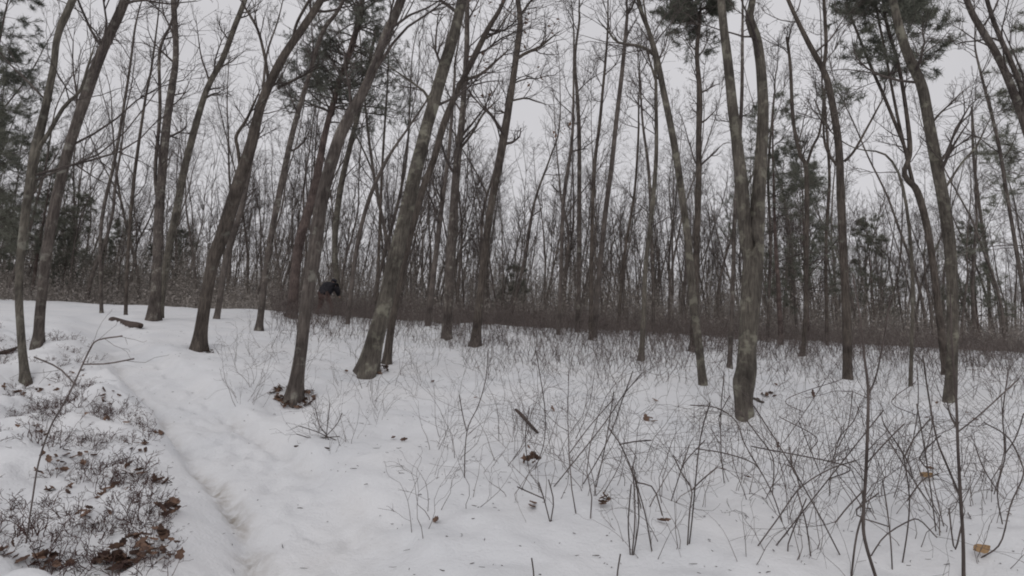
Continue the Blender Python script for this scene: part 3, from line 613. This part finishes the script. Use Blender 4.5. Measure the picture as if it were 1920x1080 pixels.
# ------------------------------------------------------------------ brush band along the crest (uncountable)
def brush():
    rg = np.random.default_rng(21); tb = Tubes()
    n = 11000
    y = 26.+25*rg.uniform(size=n)**1.2; x = y*np.tan(np.radians(rg.uniform(-47, 47, n))); y = y+2.2*vnoise(x/3.1, x*0, 91)+1.2*vnoise(x/.9, x*0, 92)
    g = ground(x, y); hh = (4.4+.7*vnoise(x/4, y/4, 50)+.5*vnoise(x/1.5, y/1.5, 51)+1.3*sstep(.42, .6, -x/y))*(.45+.85*rg.uniform(size=n)**1.6)*(.22+.78*sstep(26, 36, y))
    d = norm(np.stack([rg.normal(size=n)*.22, rg.normal(size=n)*.22, np.ones(n)], -1))
    base = np.stack([x, y, g-.1], -1); s = np.linspace(0, 1, 4)
    P = base[:, None, :]+d[:, None, :]*(hh[:, None]*s)[:, :, None]; P[:, 1:, :2] += rg.normal(size=(n, 3, 2))*.10
    R = .012*(1-.6*s)[None, :]*rg.uniform(.6, 1.4, (n, 1))
    for i in range(n): tb.add(P[i], R[i], 3)
    # side twigs
    m_ = 14000; k = rg.integers(0, n, m_); u = rg.uniform(.15, 1, (m_, 1))
    q0 = base[k]+d[k]*hh[k][:, None]*u; dd = norm(d[k]+rg.normal(size=(m_, 3))*.7)
    Lq = (hh[k]*rg.uniform(.15, .45, m_))[:, None]
    for i in range(m_): tb.add(np.stack([q0[i], q0[i]+dd[i]*Lq[i]*.55, q0[i]+(dd[i]*1.0+np.array([0, 0, .15]))*Lq[i]]), np.array([.007, .006, .004]), 3)
    o = link('brush', tb.mesh('brush', 'brush_bark')); tag(o, 'dense brown thicket of bare brush along the crest', 'brush', None, 'stuff')
    m_ = 170000; k = rg.integers(0, n, m_); u = rg.uniform(.02, .9, (m_, 1))**1.35
    Pn = base[k]+d[k]*hh[k][:, None]*u+rg.normal(size=(m_, 3))*np.array([.22, .22, .12])
    tl = Tubes(); leafcards(rg, tl, Pn, .115)
    o2 = link('withered_leaves', tl.mesh('withered_leaves', 'brush_leaf'), o); o2['kind'] = 'stuff'
brush()

# ------------------------------------------------------------------ shrubs
def proto_shrub(seed, ns, h, spread, up, kids, rmin=.0016, r0_=.004, mat='shrub_bark'):
    rg = np.random.default_rng(seed); tb = Tubes()
    for i in range(ns):
        a = rg.uniform(0, 6.28); d = norm(np.array([math.cos(a)*spread*rg.uniform(.2, 1), math.sin(a)*spread*rg.uniform(.2, 1), 1]))
        spray(rg, tb, np.array([math.cos(a)*.04, math.sin(a)*.04, -.05]), d, h*rg.uniform(.6, 1.15), r0_, 0, rmin, up=up, wob=.22, nchild=kids, sides=(4, 3, 3))
    return tb.mesh('twigs', mat)
low = [proto_shrub(800+i, 10, .20, 1.4, .02, (4, 3), .0015, .0034, 'bank_bark') for i in range(4)]
wisp = [proto_shrub(820+i, 3, .48, .6, .01, (3, 2), .0010, .0024) for i in range(5)]
tall = [proto_shrub(840+i, 2, .95, .3, .02, (3, 2), .0013, .0038) for i in range(4)]
def put_shrub(nm, lb, gp, me_, x, y, s):
    lb = size(s)+lb+' near '+mark(x, y)
    o = link(nm, me_, None, (x, y, gz(x, y)-.01)); tag(o, lb, 'shrub', gp); o.scale = (s, s, s*rng.uniform(.8, 1.15)); o.rotation_euler = (rng.normal()*.12, rng.normal()*.12, rng.uniform(0, 6.28))
cnt = 0; lows = []
while cnt < 185:      # bank beside the trail
    y = 2.9+8.5*rng.uniform()**.9; x = rng.uniform(-.95*y, -.3); p = np.array([x, y, 0.])
    tr_, bk, _, _ = masks(p[:1], p[1:2])
    if bk[0] < .4: continue
    if vnoise(x/.34+7, y/.34, 20) > .1 and rng.uniform() < .85: continue
    if vnoise(x/.45, y/.45, 66) > -.05 and rng.uniform() < .93: continue
    if any((x-a)**2+(y-b_)**2 < .008+.0012*y for a, b_ in lows): continue
    lows.append((x, y))
    put_shrub('low_shrub', 'low twiggy shrub on the trail bank', 'low shrubs on the trail bank', low[cnt % 4], p[0], p[1], rng.uniform(.5, 1.12)); cnt += 1
cnt = 0
while cnt < 290:
    px = rng.uniform(430, 1990); py = 620+ (300*rng.uniform()**1.35) + (px-960)*.05
    if rng.uniform() < .18: py = rng.uniform(800, 1060)
    p = hit(px, py); tr_, bk, _, _ = masks(p[:1], p[1:2])
    if tr_[0] > .05 or bk[0] > .1: continue
    put_shrub('wispy_shrub', 'wispy bare shrub poking through the snow slope', 'wispy shrubs on the snow slope', wisp[cnt % 5], p[0], p[1], rng.uniform(.7, 1.35)); cnt += 1
cnt = 0
while cnt < 55:
    px = rng.uniform(560, 1990); py = 630+330*rng.uniform()**1.3+(px-960)*.05
    if px < 900 and rng.uniform() < .6: continue
    p = hit(px, py); tr_, bk, _, _ = masks(p[:1], p[1:2])
    if tr_[0] > .05: continue
    put_shrub('stem_shrub', 'tall spindly bare shrub on the snow slope', 'tall spindly shrubs on the snow slope', tall[cnt % 4], p[0], p[1], rng.uniform(.7, 1.25)); cnt += 1
def slope_brush():
    rg = np.random.default_rng(33); tb = Tubes()
    n = 9600; y = 9.0+18.5*rg.uniform(size=n)**.62; x = y*np.tan(np.radians(rg.uniform(-22, 45, n)))
    tr_, _, _, _ = masks(x, y); k = (tr_ < .1) & (rg.uniform(size=n) < np.where(x < 2-.25*y, sstep(9, 21, y)*.8, 1)*(.45+.9*sstep(-.5, .4, vnoise(x/1.6, y/1.6, 71)))); x, y = x[k], y[k]; n = len(x)
    g = ground(x, y); hh = rg.uniform(.15, .55, n)*(1+.9*sstep(15, 25, y))
    for i in range(n):
        a = rg.uniform(0, 6.28); d = np.array([math.cos(a)*.35, math.sin(a)*.35, 1.]); b0 = np.array([x[i], y[i], g[i]-.03])
        P, dd = wander(rg, b0, norm(d), hh[i], 4, .2, .02); tb.add(P, np.array([.004, .0036, .003, .002])*(1+.5*(y[i] > 15)), 3)
        for c_ in range(3):
            q0 = P[rg.integers(1, 4)]; e = norm(dd+rg.normal(size=3)*.6); l_ = hh[i]*rg.uniform(.3, .6)
            tb.add(np.stack([q0, q0+e*l_*.5, q0+(e+rg.normal(size=3)*.15)*l_]), np.array([.003, .0025, .0018])*(1+.5*(y[i] > 15)), 3)
    o = link('slope_brush', tb.mesh('slope_brush', 'shrub_bark')); tag(o, 'haze of fine bare twigs over the upper snow slope', 'brush', None, 'stuff')
slope_brush()

# ------------------------------------------------------------------ traced foreground saplings
def sapling(name, label, stems, n_tw=14, mat='sapling_bark', tl=.45, cat='sapling', seed=1, group=None, tilt=.0, wk=.42):
    rg = np.random.default_rng(seed)
    base = hit(stems[0][0][0], stems[0][0][1]) if stems[0][0][1] <= 1090 else None
    if base is None: base = hit_prof(stems[0][0][0], stems[0][0][1]); base[2] = gz(base[0], base[1])
    y0, z0 = base[1], base[2]; root = link(name, None, None, base); tag(root, label, cat, group); root.empty_display_size = .1
    tb = Tubes()
    for k, pp in enumerate(stems):
        c = tilt + rg.uniform(-.2, .2) if k else tilt
        yy, zz = y0, z0
        if k:   # branches start on the first stem's plane
            p0, _ = plane_pt(pp[0][0], pp[0][1], y0, z0, tilt); yy, zz = p0[1], p0[2]
        P = []; R = []
        for (x, y, w) in pp:
            p, t_ = plane_pt(x, y, yy, zz, c); P.append(p); R.append(wk*w/2*t_/F)
        P = np.array(P); R = np.array(R)
        if k == 0 or P[0][2] < gz(P[0][0], P[0][1])+.06:
            P = np.vstack([P[0]-norm(P[1]-P[0])*.12, P]); R = np.append(R[0], R)
        P = np.vstack([P, P[-1]+norm(P[-1]-P[-2])*.02]); R = np.append(R, .0006)
        V, q_, Q, r = trunk_geo(P, R, 7, .035, rg, 0, .06)
        st_ = link('stem' if k == 0 else 'branch', mesh('stem', V-base, q_, None, mat), root if k == 0 else st0)
        if k == 0: st0 = st_
        for j in range(n_tw if k == 0 else n_tw//3):
            i = min(int(len(Q)*rg.uniform(.3, .98)), len(Q)-2); t_ = norm(Q[i+1]-Q[i-1]); a = rg.uniform(.35, .9)
            spray(rg, tb, Q[i]-base, t_*math.cos(a)+perp(t_, rg)*math.sin(a), tl*rg.uniform(.4, 1.1), max(.0012, r[i]*.33), 1, .0010, nchild=(3, 2), up=.03)
    if tb.d: link('twigs', tb.mesh('twigs', mat), root)['kind'] = 'stuff'
    return root
S = sapling
S('sapling', 'dark sapling rising from a curved foot and splitting into two thin tips', [[(1643,1086,8),(1621,1010,8),(1619,956,8),(1624,876,8),(1628,741,7),(1621,672,6),(1612,590,4),(1600,520,3)],[(1628,741,5),(1644,700,4),(1660,618,3),(1668,560,2)],[(1619,958,5),(1605,1010,5),(1596,1085,5)],[(1624,870,3),(1660,830,3),(1690,800,2)],[(1619,920,3),(1590,950,3),(1570,975,2)]], seed=2, wk=.72)
S('sapling', 'straight dark sapling with a long forking side branch', [[(1807,1084,9),(1806,1010,8),(1801,930,8),(1796,833,7),(1793,752,6),(1785,645,4),(1782,560,3)],[(1800,930,5),(1777,876,5),(1756,822,4),(1740,736,4),(1731,672,3)],[(1796,806,4),(1782,780,4),(1777,757,3)],[(1796,810,3),(1840,775,3),(1905,715,2)],[(1804,980,4),(1790,1030,4),(1780,960,3)]], seed=3, wk=.72)
S('sapling', 'bent thin stem with one curled tan leaf hanging on it', [[(1840,1046,4),(1876,1018,5),(1895,946,5),(1917,897,5),(1916,870,4),(1890,820,4),(1850,795,3)]], n_tw=5, seed=4)
S('sapling', 'arching stem bowed down over the snow among the dark saplings', [[(1632,1044,6),(1659,1005,6),(1702,978,6),(1724,975,5),(1752,1003,4)]], n_tw=4, seed=5)
S('sapling', 'leaning clump of straight stems fanning over the open snow', [[(1040,911,5),(1085,855,5),(1136,790,5),(1168,742,4),(1200,704,3)],[(1080,930,5),(1136,833,5),(1168,747,4),(1185,700,2)],[(1066,852,4),(1105,800,4),(1147,752,3)],[(1120,903,4),(1134,840,4),(1141,801,3),(1150,740,2)]], seed=6, n_tw=12)
S('sapling', 'dark stem bending sharply over beside the fanning straight stems', [[(1222,1032,6),(1210,965,6),(1195,913,6),(1180,870,5),(1163,833,5),(1144,806,3)],[(1163,833,3),(1190,828,3),(1215,826,2)],[(1195,905,3),(1225,915,3),(1240,960,3)]], seed=7, n_tw=6)
S('sapling', 'short bunch of close upright stems in front of the bent dark stem', [[(1185,1042,6),(1190,985,5),(1190,930,4),(1186,880,3)],[(1188,1040,4),(1198,970,4),(1193,900,3)],[(1182,1042,4),(1178,980,3),(1183,915,2)]], seed=8, n_tw=4, tl=.2)
S('sapling', 'loose many-branched sapling below the hollow double oak', [[(1289,1022,5),(1293,960,5),(1297,919,4),(1280,890,4),(1265,860,3)],[(1297,919,3),(1316,900,3),(1340,880,2)],[(1284,1075,4),(1296,990,4),(1312,830,3),(1330,760,2)]], seed=9, n_tw=10)
S('sapling', 'sapling with long stems swept sideways near the burl of the hollow oak', [[(1467,980,5),(1450,930,5),(1430,890,5),(1395,830,5),(1380,790,4),(1345,765,3),(1300,760,2)],[(1448,928,4),(1451,880,4),(1446,850,4),(1420,815,3),(1390,775,3)],[(1432,893,3),(1412,868,3),(1360,850,3),(1310,842,2)]], seed=10, n_tw=9)
S('sapling', 'slanting sapling crossing the twigs between the hollow oak and the dark sapling', [[(1420,1025,5),(1460,970,5),(1500,915,5),(1555,880,4),(1600,865,3)],[(1495,920,5),(1512,985,4),(1522,1060,4)],[(1500,915,3),(1490,880,3),(1482,875,2)],[(1512,935,3),(1478,1020,3),(1484,1046,3)]], seed=11, n_tw=8)
S('sapling', 'stiff thin sapling with twiggy spray at mid height between the two dark saplings', [[(1692,1056,5),(1702,990,5),(1705,930,5),(1695,860,5),(1690,845,4),(1660,800,3)],[(1694,860,3),(1715,820,3),(1740,790,2)],[(1700,940,3),(1730,900,3),(1755,890,2)]], seed=12, n_tw=16, tl=.35)
S('sapling', 'long thin drooping sapling on the lumpy bank beside the trail', [[(49,1019,6),(61,936,6),(72,869,5),(94,802,5),(119,758,5),(139,719,4),(167,658,4),(183,638,3),(222,631,2)],[(157,683,3),(200,682,2),(244,674,2)],[(139,719,3),(110,690,2),(70,672,2)]], seed=13, n_tw=5, tl=.2, mat='shrub_bark', wk=.38)
S('sapling', 'low fan of dark twigs with knotted foot beside the trail', [[(616,824,5),(610,812,5),(600,800,4),(592,770,2)],[(613,818,4),(590,808,3),(565,800,2)],[(612,815,4),(615,790,3),(618,760,2)],[(612,817,4),(632,795,3),(640,778,2)],[(613,820,3),(585,822,3),(560,815,2)]], seed=14, n_tw=16, tl=.22)
S('sapling', 'thin upright sapling with leaf-tangled foot on the open slope', [[(1003,880,4),(1020,830,4),(1022,770,4),(1012,700,3),(1005,660,2)],[(990,872,3),(985,820,3),(992,770,2)]], seed=15, n_tw=8)
S('sapling', 'slim V-shaped sapling on the slope uphill of the leaf-tangled sapling', [[(871,895,5),(872,845,5),(878,800,4),(897,760,4),(911,710,3),(915,660,2)],[(875,808,3),(868,780,3),(862,745,2)]], seed=16, n_tw=6)
S('sapling', 'thin two-stemmed sapling standing alone in open snow by the trail', [[(1031,978,4),(1020,935,3),(1012,910,2)],[(1033,975,3),(1038,940,3),(1030,905,2)],[(1020,935,2),(990,922,2),(975,915,1.5)]], seed=17, n_tw=4, tl=.15)
S('sapling', 'slanting sapling with sprays beside the olive-barked oak', [[(1560,870,4),(1575,820,4),(1600,790,3),(1612,760,2)],[(1570,840,3),(1590,800,3),(1598,740,2)]], seed=18, n_tw=12, tl=.35)
S('sapling', 'tangled twiggy sapling with many fine sprays beyond the straight dark sapling', [[(1880,985,4),(1870,920,4),(1885,850,4),(1880,780,3),(1890,700,2)],[(1870,920,3),(1845,880,3),(1830,840,2)],[(1885,850,3),(1905,820,2),(1918,780,2)]], seed=19, n_tw=14, tl=.4)
for i, pp in enumerate([[(1001,1082,5),(1000,1068,5),(998,1054,4)],[(1157,1082,5),(1159,1064,5),(1162,1046,4)]]):
    S('stub', 'short broken stem stub sticking out of the smooth snow', [pp], n_tw=0, cat='stick', group='broken stubs in the smooth snow', seed=40+i)
# random bare stems in the thicket of saplings
extra = 0
rg = np.random.default_rng(77)
while extra < 11:
    bx = rg.uniform(1180, 1915); by = rg.uniform(830, 1075)
    if bx < 1400 and by > 960 and rg.uniform() < .6: continue
    ln = rg.uniform(90, 240)*(by-560)/380; sl_ = rg.normal()*.45; cv = rg.normal()*.1
    pts = [(bx+sl_*ln*u+cv*ln*u*u, by-ln*u, max(1.3, 3.2*(1-.6*u))) for u in (0, .25, .5, .75, 1)]
    br = [(pts[2][0], pts[2][1], 2.4), (pts[2][0]+rg.normal()*40, pts[2][1]-25, 2), (pts[2][0]+rg.normal()*70, pts[2][1]-60, 1.5)]
    S('thin_sapling', 'thin bare sapling '+('bowed and slanting' if abs(sl_+cv) > .45 else 'nearly upright')+' near '+mark(*hit(bx, by)[:2]), [pts, br], n_tw=4, tl=.3, seed=100+extra, group='thin saplings in the tangle', tilt=rg.uniform(-.3, .3)); extra += 1

# ------------------------------------------------------------------ log, sticks, leaves
def stick(name, label, a, b_, w, mat='log_bark', lift=.5, cat='stick', group=None):
    A = hit(*a); Bp = hit(*b_); r = w/2*A[1]/F
    A = A+np.array([0, 0, r*lift]); Bp = Bp+np.array([0, 0, r*lift+.01])
    P = np.array([A, A+(Bp-A)*.01, A*.7+Bp*.3+rng.normal(size=3)*r*.3, A*.35+Bp*.65+rng.normal(size=3)*r*.3, Bp-(Bp-A)*.01, Bp])
    V, q_, Q, _ = trunk_geo(P, np.array([.02*r, r*.95, r, r*.9, r*.7, .02*r]), 10, .05, np.random.default_rng(5), 0, .08)
    o = link(name, mesh(name, V-A, q_, None, mat), None, A); tag(o, label, cat, group)
stick('log', 'short brown fallen log lying on snow near the upright oak', (209, 603), (262, 616), 12, lift=.6, cat='log')
stick('stick', 'stout broken stick lying in the shrubs of the snow slope', (967, 770), (1007, 814), 6)
stick('stick', 'thin forked stick lying flat near the low fan of twigs', (553, 838), (616, 844), 4)
stick('stick', 'dark broken branch by the bowed grey trunk on the bank', (-8, 668), (36, 654), 8, 'bark_dark')
stick('stick', 'dark broken branch lying behind the burl of the hollow oak', (1412, 748), (1432, 757), 5, 'bark_dark')

def leaf_mesh(seed, ln, lob=True, mat='dead_leaf', curl=.5):
    rg = np.random.default_rng(seed); n = 9; u = np.linspace(0, 1, n)
    w = .28*np.sin(np.pi*np.clip(u*1.02, 0, 1))**.7
    if lob: w = w*(1+.42*np.cos(u*np.pi*7+rg.uniform(-.4, .4)))
    cz = curl*rg.uniform(.5, 1.2); y = u-.5
    mid = np.stack([0*u, y, cz*(y**2)*.9+rg.normal(size=n)*.015], -1)
    V = []
    for k in range(n):
        for s in (-1, -.5, 0, .5, 1):
            V.append(mid[k]+np.array([s*w[k], .05*abs(s), curl*abs(s)**1.4*.22*rg.uniform(.7, 1.3)]))
    V = np.array(V)*ln; idx = np.arange(n*5).reshape(n, 5)
    q_ = np.stack([idx[:-1, :-1], idx[:-1, 1:], idx[1:, 1:], idx[1:, :-1]], -1).reshape(-1, 4)
    return mesh('leaf', V, q_, None, mat)
leaves = [leaf_mesh(i, .085, True, 'dead_leaf', .3) for i in range(5)]; bigleaf = [leaf_mesh(20+i, .15, False, 'tan_leaf', .35) for i in range(2)]
def pile(label, px, py, rx, ry, n, group=None, s=1., h=.05, ring=0):
    c = hit(px, py); c[2] -= .012; o = link('leaf_pile', None, None, c); tag(o, label, 'leaves', group); o.empty_display_size = .1
    for i in range(n):
        a = rng.uniform(0, 6.28); q_ = math.sqrt(rng.uniform(ring, 1)); x = c[0]+math.cos(a)*rx*q_; y = c[1]+math.sin(a)*ry*q_
        l_ = link('leaf', leaves[rng.integers(5)], o, (x-c[0], y-c[1], gz(x, y)-c[2]+.012+rng.uniform(0, h)*(1-q_*.7)))
        l_.rotation_euler = (rng.normal()*.5, rng.normal()*.5, rng.uniform(0, 6.28)); k = s*rng.uniform(.6, 1.2); l_.scale = (k, k, k)
pile('largest heap of brown leaves bared from snow beside the trail', 262, 1040, .19, .17, 60, h=.07, s=.85)
pile('brown leaves caught in twigs at the edge of the trail bank', 312, 965, .06, .09, 16, h=.12)
pile('reddish leaf heap on the bank set back from the trail', 95, 1066, .09, .09, 20, h=.06, s=.75)
pile('dark leaf heap between the largest heap and the reddish heap', 205, 1062, .09, .08, 18, h=.05, s=.75)
pile('small brown leaf patch below the bowed sapling on the bank', 92, 872, .13, .12, 14, h=.04, s=.7)
for (x, y, rx) in [(190,790,.24),(262,840,.15),(170,960,.12),(25,735,.13),(85,735,.16),(62,800,.12),(280,815,.13),(140,705,.12),(250,885,.08),(20,1040,.1),(300,905,.08),(150,860,.12),(215,915,.1),(205,745,.12),(110,920,.09)]:
    pile('thin scatter of dark dead leaves showing between snow lumps on the bank', x, y, rx, rx*.7, 8, 'leaf scatters on the bank', .75, .012)
pile('ring of brown leaves around the foot of the lichen-spotted oak', 552, 744, .30, .26, 85, None, 1., .05, .25)
pile('brown leaves at the foot of the thickest leaning oak', 706, 694, .22, .24, 36, None, 1.05, .05)
pile('few dark leaves at the foot of the thick dark leaning oak', 384, 660, .16, .14, 22, None, 1.1, .03)
pile('curled oak leaves hanging together at the foot of a thin sapling', 992, 872, .06, .05, 9, None, 1.25, .18)
pile('cluster of upright brown leaves alone in open snow', 1131, 950, .05, .05, 7, None, 1.0, .09)
pile('brown leaves lying by a twig on the hillside above the fanning stems', 1222, 790, .08, .06, 4, None, 1.2, .03)
pile('dull leaves trapped at the foot of shrubs beside the hollow double oak', 1440, 745, .10, .1, 8, None, 1.1, .08)
def lone(label, px, py, me_, rot, s, lift=.03):
    c = hit(px, py); o = link('leaf', me_, None, c+np.array([0, 0, lift])); tag(o, label, 'leaf'); o.rotation_euler = rot; o.scale = (s, s, s)
lone('single tan leaf lying flat on snow between the two dark saplings', 1735, 900, bigleaf[0], (.15, .45, -1.2), 1.0)
lone('curled tan leaf held near the snow by the bent thin stem', 1839, 1050, bigleaf[1], (.2, .65, -1.3), .78, .05)
lone('dark upright leaf in the snow beside the Y-forked oak', 1524, 748, leaves[2], (1.3, .1, .3), 1.5, .07)
lone('small dark leaf fleck on the slope above the fanning stems', 1036, 772, leaves[3], (.9, .1, .8), 1.1, .03)

rl = np.random.default_rng(91)
for i in range(34):
    p = hit(rl.uniform(640, 1900), 690+rl.uniform()**1.3*300)
    tr_, _, _, _ = masks(p[:1], p[1:2])
    if tr_[0] > .1: continue
    o = link('leaf', leaves[i % 5], None, p+np.array([0, 0, .02])); k = rl.uniform(.6, 1.1); o.scale = (k, k, k)
    o.rotation_euler = (rl.normal()*.5, rl.normal()*.5, rl.uniform(0, 6.28))
    tag(o, size(k)+'brown dead leaf dropped on the snow slope near '+mark(p[0], p[1]), 'leaf', 'dead leaves dropped on the slope')
def litter():
    rg = np.random.default_rng(55); tb = Tubes(); n = 2600
    y = 2.8+13*rg.uniform(size=n)**1.2; x = y*rg.uniform(-.95, .95, n); g = ground(x, y, True)
    tr_, _, _, _ = masks(x, y); keep = rg.uniform(size=n) > .75*tr_
    for i in np.nonzero(keep)[0]:
        a = rg.uniform(0, 6.28); l_ = .012+.06*rg.uniform()**3; d_ = np.array([math.cos(a), math.sin(a), rg.uniform(-.05, .15)])*l_
        q0 = np.array([x[i], y[i], g[i]+.003]); tb.add(np.stack([q0, q0+d_*.5+rg.normal(size=3)*.002, q0+d_]), np.array([.0015, .0022, .0012])*rg.uniform(.6, 1.5), 3)
    o = link('bark_litter', tb.mesh('bark_litter', 'twig_bark')); tag(o, 'fine crumbs of bark and twig littering the snow', 'litter', None, 'stuff')
litter()

# ------------------------------------------------------------------ person walking on the crest
def skin_obj(name, verts, edges, radii, mat, parent, root=0, sub=2):
    me_ = bpy.data.meshes.new(name); me_.from_pydata(verts, edges, []); me_.materials.append(MATS[mat])
    o = link(name, me_, parent); md = o.modifiers.new('skin', 'SKIN'); md.use_smooth_shade = True
    for i, r in enumerate(radii):
        v = me_.skin_vertices[0].data[i]; v.radius = r if isinstance(r, tuple) else (r, r)
    me_.skin_vertices[0].data[root].use_root = True
    s_ = o.modifiers.new('sub', 'SUBSURF'); s_.levels = s_.render_levels = sub
    return o
d = ray(604, 592); pb = CAM+d*(24.0/d[1]); pb[2] = gz(pb[0], pb[1])
per = link('person', None, None, pb-np.array([0, 0, .02])); tag(per, 'person in black jacket and reddish brown trousers hunched over, walking behind the leaf-ringed oak', 'person')
per.rotation_euler = (0, 0, math.radians(-8)); per.scale = (1.06, 1.06, 1.04)
# joints: pelvis, belly, chest, neck, head / legs / arms
J = dict(pel=(0, 0, .86), bel=(.04, .06, 1.02), che=(.10, .22, 1.22), nec=(.14, .34, 1.38), hed=(.16, .40, 1.50), top=(.17, .42, 1.60),
         lh=(-.11, .0, .84), lk=(-.17, .14, .46), la=(-.20, -.05, .08), lt=(-.21, .12, .03),
         rh=(.11, .0, .84), rk=(.24, .20, .48), ra=(.36, -.02, .10), rt=(.40, .15, .04),
         ls=(-.12, .22, 1.30), le=(-.27, .20, 1.03), lw=(-.20, .42, .93), rs=(.31, .22, 1.28), re=(.44, .26, 1.0), rw=(.36, .48, .92))
def chainobj(name, names, pairs, rad, mat, root):
    ks = names; return skin_obj(name, [J[k] for k in ks], [(ks.index(a), ks.index(b)) for a, b in pairs], [rad[k] for k in ks], mat, per, ks.index(root))
rad = dict(pel=.11, bel=.09, che=.08, nec=.055, hed=.085, top=.06, lh=.085, lk=.055, la=.04, lt=.035, rh=.085, rk=.055, ra=.04, rt=.035, ls=.04, le=.036, lw=.026, rs=.04, re=.036, rw=.026)
allp = [('pel','bel'),('bel','che'),('che','nec'),('nec','hed'),('hed','top'),('pel','lh'),('lh','lk'),('lk','la'),('la','lt'),('pel','rh'),('rh','rk'),('rk','ra'),('ra','rt'),('che','ls'),('ls','le'),('le','lw'),('che','rs'),('rs','re'),('re','rw')]
for sgn, w in ((-1, 'lw'), (1, 'rw')):       # hands with five fingers each
    wx, wy, wz = J[w]; J[w+'p'] = (wx-sgn*.01, wy+.08, wz-.02); rad[w+'p'] = .03; allp.append((w, w+'p'))
    for i in range(4):
        k = w+'f%d' % i; off = (i-1.5)*.02; ln = (.05, .06, .065, .05)[i]
        J[k] = (wx+off, wy+.09+ln, wz-.03); J[k+'t'] = (wx+off, wy+.10+ln, wz-.065); rad[k] = .009; rad[k+'t'] = .008; allp += [(w+'p', k), (k, k+'t')]
    k = w+'th'; J[k] = (wx-sgn*.05, wy+.07, wz-.01); J[k+'t'] = (wx-sgn*.055, wy+.11, wz-.03); rad[k] = .010; rad[k+'t'] = .008; allp += [(w+'p', k), (k, k+'t')]
chainobj('body', list(J), allp, rad, 'skin', 'pel')
rj = dict(rad); rj.update(pel=.19, bel=.215, che=.235, nec=.12, ls=.135, le=.095, lw=.06, rs=.135, re=.095, rw=.06)
chainobj('jacket', ['pel','bel','che','nec','ls','le','lw','rs','re','rw'], [p for p in allp if all(q_ in ('pel','bel','che','nec','ls','le','lw','rs','re','rw') for q_ in p)], rj, 'black_cloth', 'bel')
rt_ = dict(rad); rt_.update(pel=.165, lh=.135, lk=.115, la=.085, rh=.135, rk=.115, ra=.085)
chainobj('trousers', ['pel','lh','lk','la','rh','rk','ra'], [p for p in allp if all(q_ in ('pel','lh','lk','la','rh','rk','ra') for q_ in p)], rt_, 'brown_cloth', 'pel')
for a in ('l', 'r'):
    chainobj('sleeve', ['che', a+'s', a+'e', a+'w'], [('che', a+'s'), (a+'s', a+'e'), (a+'e', a+'w')], dict(che=.16, ls=.14, rs=.14, le=.10, re=.10, lw=.062, rw=.062), 'black_cloth', a+'s')
J['h0'] = (.145, .36, 1.42); J['h1'] = (.16, .395, 1.51); J['h2'] = (.17, .40, 1.60); rad.update(h0=.11, h1=.13, h2=.09)
hd = chainobj('hood', ['h0','h1','h2'], [('h0','h1'),('h1','h2')], rad, 'black_cloth', 'h0')
for a in ('l', 'r'):
    J['b0'] = (J[a+'a'][0], J[a+'a'][1], .16); J['b1'] = J[a+'a']; J['b2'] = J[a+'t']; rad.update(b0=.065, b1=.065, b2=.05)
    chainobj('boot', ['b0','b1','b2'], [('b0','b1'),('b1','b2')], rad, 'boot', 'b1')
